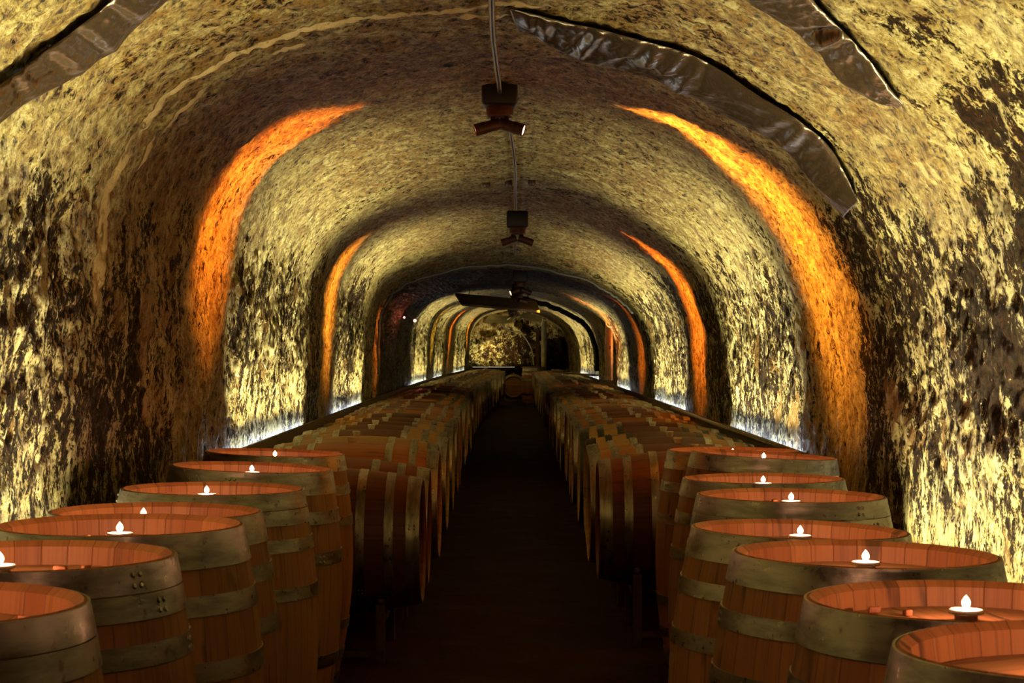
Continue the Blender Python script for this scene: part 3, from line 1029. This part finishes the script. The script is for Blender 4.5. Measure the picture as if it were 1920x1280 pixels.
Y1 = 9.3
spot_fixture((937 - 965) * Y1 / 3500, Y1, fz(149, Y1), [(-.042, (-.95, -.10, -.27), 620, (1.0, .25, .025), 60), (.042, (.93, -.20, -.29), 1150, (1.0, .33, .04), 62)], 'largest twin spotlight fixture hanging from the ceiling, one lens glowing')
Y2 = 15.5
spot_fixture((970 - 965) * Y2 / 3500, Y2, fz(397, Y2), [(-.05, (-.90, .0, -.30), 700, AMB2, 50), (.05, (.90, .03, -.32), 700, AMB, 58)], 'second spotlight fixture, dark, halfway along the ceiling')
Y3 = 22.0
spot_fixture((975 - 965) * Y3 / 3500, Y3, fz(508, Y3), [(-.04, (-.90, -.32, -.36), 200, AMB, 38), (.05, (.90, .4, -.35), 260, AMB, 46)], 'third spotlight fixture, small and glinting above the hanging board')
spot_fixture(0.05, 26.75, 2.33, [(-.04, (.52, .1, -.85), 20, (1, .16, .03), 30), (.05, (.90, .50, -.22), 420, AMB, 60)], 'fourth spotlight fixture, just in front of the hanging board')
spot_fixture(0.02, 35.0, 2.44, [(-.04, (-.93, .0, -.28), 380, YEL, 44), (.05, (.36, -1, -.32), 30, AMB, 22)], 'fifth spotlight fixture, lighting the yellow band')
spot_fixture(0.0, 41.0, 2.46, [(-.04, (-.93, .05, -.28), 380, AMB, 54), (.05, (.5, .6, -.8), 10, AMB, 40)], 'sixth spotlight fixture, lighting the short far orange band')
spot_fixture(-.1, 49.5, 2.50, [(-.04, (-.93, .3, -.30), 300, AMB2, 50), (.05, (.5, .6, -.8), 10, AMB, 40)], 'last spotlight fixture before the end wall')
sock0 = None
for px, py, lb in ((912, 346, 'small round socket left of the ceiling conduit'), (953, 346, 'small round socket close beside the ceiling conduit'), (997, 343, 'small round socket right of the ceiling conduit')):
    yy = 13.6
    xx = (px - 965) * yy / 3500
    p = crown_pt(xx, yy, 0)
    if sock0 is None:
        bm = bmesh.new(); add_lathe(bm, [(0, .03), (.028, .03), (.030, -.02), (.024, -.035), (.018, -.036), (.016, -.02), (0, -.018)], 20)
        bmesh.ops.recalc_face_normals(bm, faces=bm.faces[:])
        sock0 = c = link('ceiling_socket', bm, BROWNMETAL)
    else:
        c = sock0.copy(); COL.objects.link(c)
    c.location = (xx, yy, p.z - .008)
    tag(c, lb, 'socket', 'small round ceiling sockets')

# cable following the arch
def arch_cable(y, s0, s1, r, mat, name, label, cat, off=.03, ydrift=0.0):
    ss = np.linspace(s0, s1, 120)
    yy = y + ydrift * (ss - .5)
    x, y_, z = shell(ss, yy, off)
    bm = bmesh.new(); add_tube(bm, [Vector(v) for v in zip(x, y_, z)], r, 8)
    return tag(link(name, bm, mat), label, cat)
arch_cable(21.0, .155, .73, .014, simple('grey cable', (.18, .18, .15), .4), 'arch_cable', 'thin grey cable following the arch before the dark stretch', 'cable', off=.05)
arch_cable(33.0, .50, .86, .045, BLACK, 'duct_hose', 'thick black duct hose bending along the vault right of the hanging board', 'hose', off=.10)

# small red lamps on the dark left wall
for px, py, r, pw, lb in ((778, 601, .022, 5, 'small bright red lamp on the dark left wall'), (758, 595, .015, 1.2, 'tiny red lamp left of the brighter red one')):
    yy = 25.2
    xx = (px - 965) * yy / 3500; zz = fz(py, yy)
    t = thing('wall_lamp', lb, 'lamp', (xx, yy, zz), group='small red lamps on the left wall')
    nx = -1.0
    bm = bmesh.new(); add_cyl(bm, (0, .07, 0), (0, 0, 0), r * 1.15, n=18); link('lamp_body', bm, BLACK, t)
    bm = bmesh.new(); bmesh.ops.create_uvsphere(bm, u_segments=14, v_segments=8, radius=r); link('lens', bm, REDLENS, t)
    bm = bmesh.new(); add_tube(bm, [(0, .05, 0), (-.05, .06, .04), (-.2, .08, .16), (-.32, .1, .2)], .008, 8); link('bracket', bm, BLACK, t)
    lamp('POINT', 'red_lamp', (xx, yy - .05, zz), (0, 0, 0), (1, .18, .08), pw * .25, shadow_soft_size=.02)

# ------------------------------------------------------------------ plastic film on the vault
def film(top, bot, label, sag, seed):
    A = [pix(*p) for p in top]; B = [pix(*p) for p in bot]
    def resample(C, n):
        C = np.array(C); C2 = C.copy(); C2[:, 0] *= PLEN
        l = np.concatenate([[0], np.cumsum(np.linalg.norm(np.diff(C2, axis=0), axis=1))]); l /= l[-1]
        t = np.linspace(0, 1, n)
        return np.stack([np.interp(t, l, C[:, 0]), np.interp(t, l, C[:, 1])], -1)
    n, mth_ = 220, 26
    A = resample(A, n); B = resample(B, n)
    rs = np.random.RandomState(seed)
    U = np.linspace(0, 1, n)[:, None]; V = np.linspace(0, 1, mth_)[None, :]
    Sg = A[:, :1] * (1 - V) + B[:, :1] * V; Yg = A[:, 1:] * (1 - V) + B[:, 1:] * V
    Lm = float(np.hypot(np.diff(A[:, 0]) * PLEN, np.diff(A[:, 1])).sum())
    env = (4 * V * (1 - V)) ** .5 * np.minimum(1, np.minimum(U, 1 - U) * 14)
    off = .024 + sag * env
    # gathered folds fanning from pinch points
    for c in rs.uniform(.08, .95, 5):
        w = .05
        fan = np.exp(-((U - c) / w) ** 2)
        off = off + .010 * fan * np.sin((U - c) * Lm * 60 * (1.3 - .8 * V)) * env
    Pn = np.stack([U * Lm * 3.2 + 0 * V, V * 1.6 + 0 * U, 0 * U + 0 * V + seed], -1)
    off = off + .030 * pn(Pn) * env + .010 * pn(Pn * 2.6) * env - .014 * np.abs(pn(Pn * 4.1 + 9)) * env - .007 * np.abs(pn(Pn * 9.3 + 4)) * env
    # ragged edges
    Yg = Yg + .03 * pn(np.stack([U * Lm * 5 + 0 * V, 0 * U + 2 * (V > .5), 0 * U + 0 * V], -1)) 
    x, y, z = shell(Sg, Yg, off, rough='low')
    bm = bmesh.new()
    vs = [[bm.verts.new((x[i, j], y[i, j], z[i, j])) for j in range(mth_)] for i in range(n)]
    for i in range(n - 1):
        for j in range(mth_ - 1):
            bm.faces.new((vs[i][j], vs[i][j + 1], vs[i + 1][j + 1], vs[i + 1][j]))
    o = link('plastic_sheet', bm, FILM)
    md = o.modifiers.new('thick', 'SOLIDIFY'); md.thickness = .002
    return tag(o, label, 'plastic sheet', 'black plastic sheeting strips on the ceiling')
film([(955, 12), (1080, 38), (1220, 76), (1330, 122), (1430, 170), (1500, 212), (1545, 250), (1580, 310), (1622, 372)],
     [(972, 52), (1100, 102), (1200, 128), (1300, 170), (1400, 222), (1478, 270), (1505, 300), (1540, 350), (1590, 405)],
     'long crumpled black plastic strip running from the ceiling conduit down to the right', .03, 1)
film([(1500, -60), (1545, -12), (1590, 35), (1650, 92), (1690, 140), (1716, 172)],
     [(1360, -60), (1410, -15), (1475, 25), (1555, 78), (1600, 128), (1650, 165), (1705, 182)],
     'shorter plastic strip in the upper right corner above the long one', .018, 2)
film([(-80, 200), (-20, 145), (50, 92), (110, 42), (170, 0), (240, -60)],
     [(-80, 290), (-20, 225), (60, 165), (130, 118), (200, 75), (245, 22), (330, -40)],
     'plastic strip crossing the upper left corner of the ceiling', .018, 3)

# ------------------------------------------------------------------ far part of the tunnel
def W(px, py, y):
    return Vector(((px - 965) * y / 3500, y, CAMZ - (py - 655) * y / 3500))
# large board hung under the ceiling
yb = 27.5
bm = bmesh.new()
a = W(853, 553, yb); b_ = W(1012, 585, yb)
q = [W(853, 553, yb + .1), W(1005, 566, yb + .1), W(1012, 586, yb - .5), W(866, 573, yb - .5)]
vs = [bm.verts.new(p) for p in q]; vs2 = [bm.verts.new(p + Vector((0, .02, .03))) for p in q]
bm.faces.new(vs); bm.faces.new(vs2[::-1])
for i in range(4):
    j = (i + 1) % 4; bm.faces.new((vs[i], vs2[i], vs2[j], vs[j]))
bmesh.ops.recalc_face_normals(bm, faces=bm.faces[:])
hb = thing('hanging_board', 'wide dusty board hanging under the ceiling in the dark stretch', 'board', W(930, 570, yb))
o = link('board_panel', bm, PALE2, hb, smooth=False); o.matrix_parent_inverse = Matrix.Translation(-hb.location)
for px in (880, 990):
    bm = bmesh.new(); p = W(px, 560, yb); add_cyl(bm, p, (p.x, p.y, 2.42), .006, n=8)
    o = link('hanger_rod', bm, BLACK, hb); o.matrix_parent_inverse = Matrix.Translation(-hb.location)
# pale boards beyond
def slab(name, q, th, mat, label, cat):
    bm = bmesh.new()
    vs = [bm.verts.new(p) for p in q]; vs2 = [bm.verts.new(p + Vector((0, th, th))) for p in q]
    bm.faces.new(vs); bm.faces.new(vs2[::-1])
    for i in range(4):
        j = (i + 1) % 4; bm.faces.new((vs[i], vs2[i], vs2[j], vs[j]))
    bmesh.ops.recalc_face_normals(bm, faces=bm.faces[:])
    return tag(link(name, bm, mat, smooth=False), label, cat)
yf = 44.0
slab('ceiling_tray', [W(908, 604, yf), W(948, 606, yf), W(952, 595, yf + .6), W(920, 590, yf + .6)], .03, PALE, 'pale flat tray under the ceiling above the end wall', 'tray')
slab('ceiling_tray', [W(945, 606, yf - .5), W(960, 606, yf - .5), W(968, 593, yf), W(962, 596, yf)], .03, PALE, 'small slanting pale tray next to the flat one', 'tray')
slab('ceiling_tray', [W(972, 593, yf), W(1015, 610, yf - .5), W(1018, 596, yf), W(985, 588, yf + .5)], .03, PALE, 'pale tray tilted towards the pale column', 'tray')
bm = bmesh.new(); add_cyl(bm, (*W(1020, 690, 47).to_2d(), 0.0), (*W(1020, 690, 47).to_2d(), 2.12), .065, n=24)
t = tag(link('support_post', bm, PALE), 'pale round post behind the tasting barrel', 'post')
bm = bmesh.new(); p = W(1008, 640, 47.6); add_box(bm, (p.x, p.y, .95), (.09, .06, 1.9))
tag(link('support_post', bm, simple('red brown timber', (.16, .06, .04), .6, nscale=5), smooth=False), 'dark square timber post left of the pale round post', 'post')
bm = bmesh.new(); add_tube(bm, smooth_path([W(939, 606, 43.5), W(946, 614, 43.5), W(958, 620, 43.5), W(972, 622, 43.5), W(984, 633, 43.5), (W(995, 652, 43.6)), W(999, 668, 43.8), W(1000, 684, 44)], 6), .013, 8)
tag(link('pale_hose', bm, HOSE), 'thin pale hose curving down to the tasting barrel', 'hose')
# tasting barrel and glasses
def wood_copy(kind, loc, rot, label, cat_name):
    src = protos['a']
    r = dup(src, loc, rot, label, None)
    if 'group' in r: del r['group']
    r.name = cat_name
    return r
tb = wood_copy('a', (*W(1001, 700, 46.2).to_2d(), 0), (0, 0, 0), 'upright barrel used as a tasting table in front of the posts', 'standing_barrel')
tb.scale = (.95, .95, 1.0)
zt = .95
bm = bmesh.new(); add_lathe(bm, [(0, 0), (.31, 0), (.315, .01), (.31, .022), (0, .022)], 36)
o = link('table_board', bm, simple('round board', (.3, .16, .07), .5), None); o.location = (tb.location.x, tb.location.y, zt + .001)
tag(o, 'round wooden board lying on the far tasting barrel', 'board')
gl_m, nt, b = new_mat('clear glass'); b.inputs['Transmission Weight'].default_value = .9; b.inputs['Roughness'].default_value = .05; b.inputs['Base Color'].default_value = (.9, .85, .75, 1)
g0 = None
for px, sc, lb in ((990, 1.15, 'tall clear glass leftmost on the tasting barrel'), (997, 1.0, 'clear glass second from the left on the tasting barrel'), (1001.5, .9, 'small clear glass beside the hose end on the tasting barrel'), (1005, .75, 'shortest clear glass on the tasting barrel')):
    if g0 is None:
        bm = bmesh.new(); add_lathe(bm, [(0, 0), (.03, 0), (.032, .003), (.005, .008), (.004, .07), (.02, .085), (.034, .12), (.03, .17), (.028, .17), (.031, .12), (.018, .09), (0, .082)], 20)
        bmesh.ops.recalc_face_normals(bm, faces=bm.faces[:])
        g0 = c = link('wine_glass', bm, gl_m)
    else:
        c = g0.copy(); COL.objects.link(c)
    c.location = ((px - 965) * 46.2 / 3500, 46.2 + random.uniform(-.08, .04), zt + .024)
    c.scale = (sc,) * 3
    tag(c, lb, 'glass', 'glasses on the tasting barrel')
# barrel at the end of the aisle with its head to the camera
p = W(963, 712, 50.5)
r = dup(lay_proto['wine'], (p.x, 50.6, 0.06), (0, 0, PI / 2), 'lying barrel at the end of the aisle, its reddish head facing the camera')
if 'group' in r: del r['group']
bm = bmesh.new()
add_box(bm, (p.x - .0, 50.35, .03), (.5, .09, .06)); 
tag(link('wooden_chock', bm, CAST, smooth=False), 'front timber chock under the barrel at the aisle end', 'chock')
bm = bmesh.new(); add_box(bm, (p.x, 50.85, .03), (.5, .09, .06))
tag(link('wooden_chock', bm, CAST, smooth=False), 'rear timber chock under the barrel at the aisle end', 'chock')
# planks lying across far right barrels
pk0 = None
for px0, py0, px1, py1, lb in ((1040, 697, 1116, 715, 'long dark plank lying on the far right barrels'), (1038, 694, 1070, 706, 'short dark plank crossing the long one')):
    bm = bmesh.new()
    A_ = W(px0, py0, 36.5); B_ = W(px1, py1, 31.5)
    A_.z = B_.z = .965 if pk0 is None else 1.0
    A_.y = 36.0; B_.y = 31.5 if pk0 is None else 34.0
    d = (B_ - A_); c = (A_ + B_) / 2
    add_box(bm, c, (d.length, .12, .025), rot=Euler((0, 0, math.atan2(d.y, d.x))))
    pk0 = link('wooden_plank', bm, TROUGHM, smooth=False)
    tag(pk0, lb, 'plank', 'planks on the far right barrels')
# orange-lit cabinet door on the right wall
def door_unit():
    y = 28.6
    A_ = W(1140, 593, 29.4); Bt = W(1152, 593, 28.4)
    zt_, zb_ = 1.90, 0.93
    hinge = Vector((1.50, 28.6, 0))
    t = thing('cabinet_door', 'narrow wooden cabinet door standing open from the right wall', 'cabinet door', (1.445, 28.6, zb_))
    th = Euler((0, 0, math.radians(-80)))
    R_ = th.to_matrix()
    w, h = .42, 1.0
    def bar(cx, cz_, sx, sz, nm, mt=ORANGEWOOD, ty=.035):
        bm = bmesh.new(); add_box(bm, (cx, 0, cz_), (sx, ty, sz), bev=.003)
        bmesh.ops.transform(bm, matrix=R_.to_4x4(), verts=bm.verts[:])
        return link(nm, bm, mt, t, smooth=False)
    bar(-w / 2 + .03, h / 2, .06, h, 'stile'); bar(w / 2 - .03, h / 2, .06, h, 'stile')
    bar(0, .03, w - .12, .06, 'cross_rail'); bar(0, h - .03, w - .12, .06, 'cross_rail')
    bar(0, h / 2, w - .12, h - .12, 'panel', simple('amber panel', (.60, .24, .06), .5, nscale=6), .014)
    k = bar(w / 2 - .03, .5, .02, .05, 'handle', BLACK, .07)
    bmb = bmesh.new()
    return t
door_unit()
bm = bmesh.new()
add_box(bm, (1.46, 27.5, 1.82), (.10, .30, .14))
tag(link('junction_box', bm, BLACK, smooth=False), 'black junction box on the right wall beside the cabinet door', 'junction box')
bm = bmesh.new()
add_tube(bm, smooth_path([(1.39, 27.5, 1.87), (1.35, 27.45, 1.80), (1.37, 27.4, 1.74), (1.43, 27.4, 1.73)], 6), .008, 8)
tag(link('cable_loop', bm, HOSE), 'pale cable loop hanging from the black junction box', 'cable')
# pipe lying along the right trough
bm = bmesh.new(); add_tube(bm, [(1.345, 8.8, .905), (1.347, 12, .90), (1.35, 16, .902)], .014, 8)
tag(link('thin_pipe', bm, PIPE), 'thin pipe resting along the front of the right light trough', 'pipe')
# brand mark
bmk = brand(0, 0, 0)
mk = link('leaf_mark', bmk, INKM, smooth=False)
by = 8.62 + PITCH * 2
mk.location = (left_x(by) + .33, by - .10, RACKZ + 2 * RB - .05)
for c in list(lay_proto['wine'].children)[:0]:
    pass
tgt = [o for o in COL.objects if o.name.startswith('lying_barrel') and abs(o.location.y - by) < .05 and o.location.x < 0][0]
mk.parent = tgt
u = 2 * (.475 + .33) / BL - 1
rr = RB - (RB - RH) * u * u
an = math.radians(22)
mk.location = (.33, -(rr + .002) * math.sin(an), RB + .004 + (rr + .002) * math.cos(an))
mk.rotation_euler = Euler((an, math.radians(9), 0))
mk['label'] = 'black leaf-shaped brand mark'
# world-space bookkeeping
bpy.context.view_layer.update()
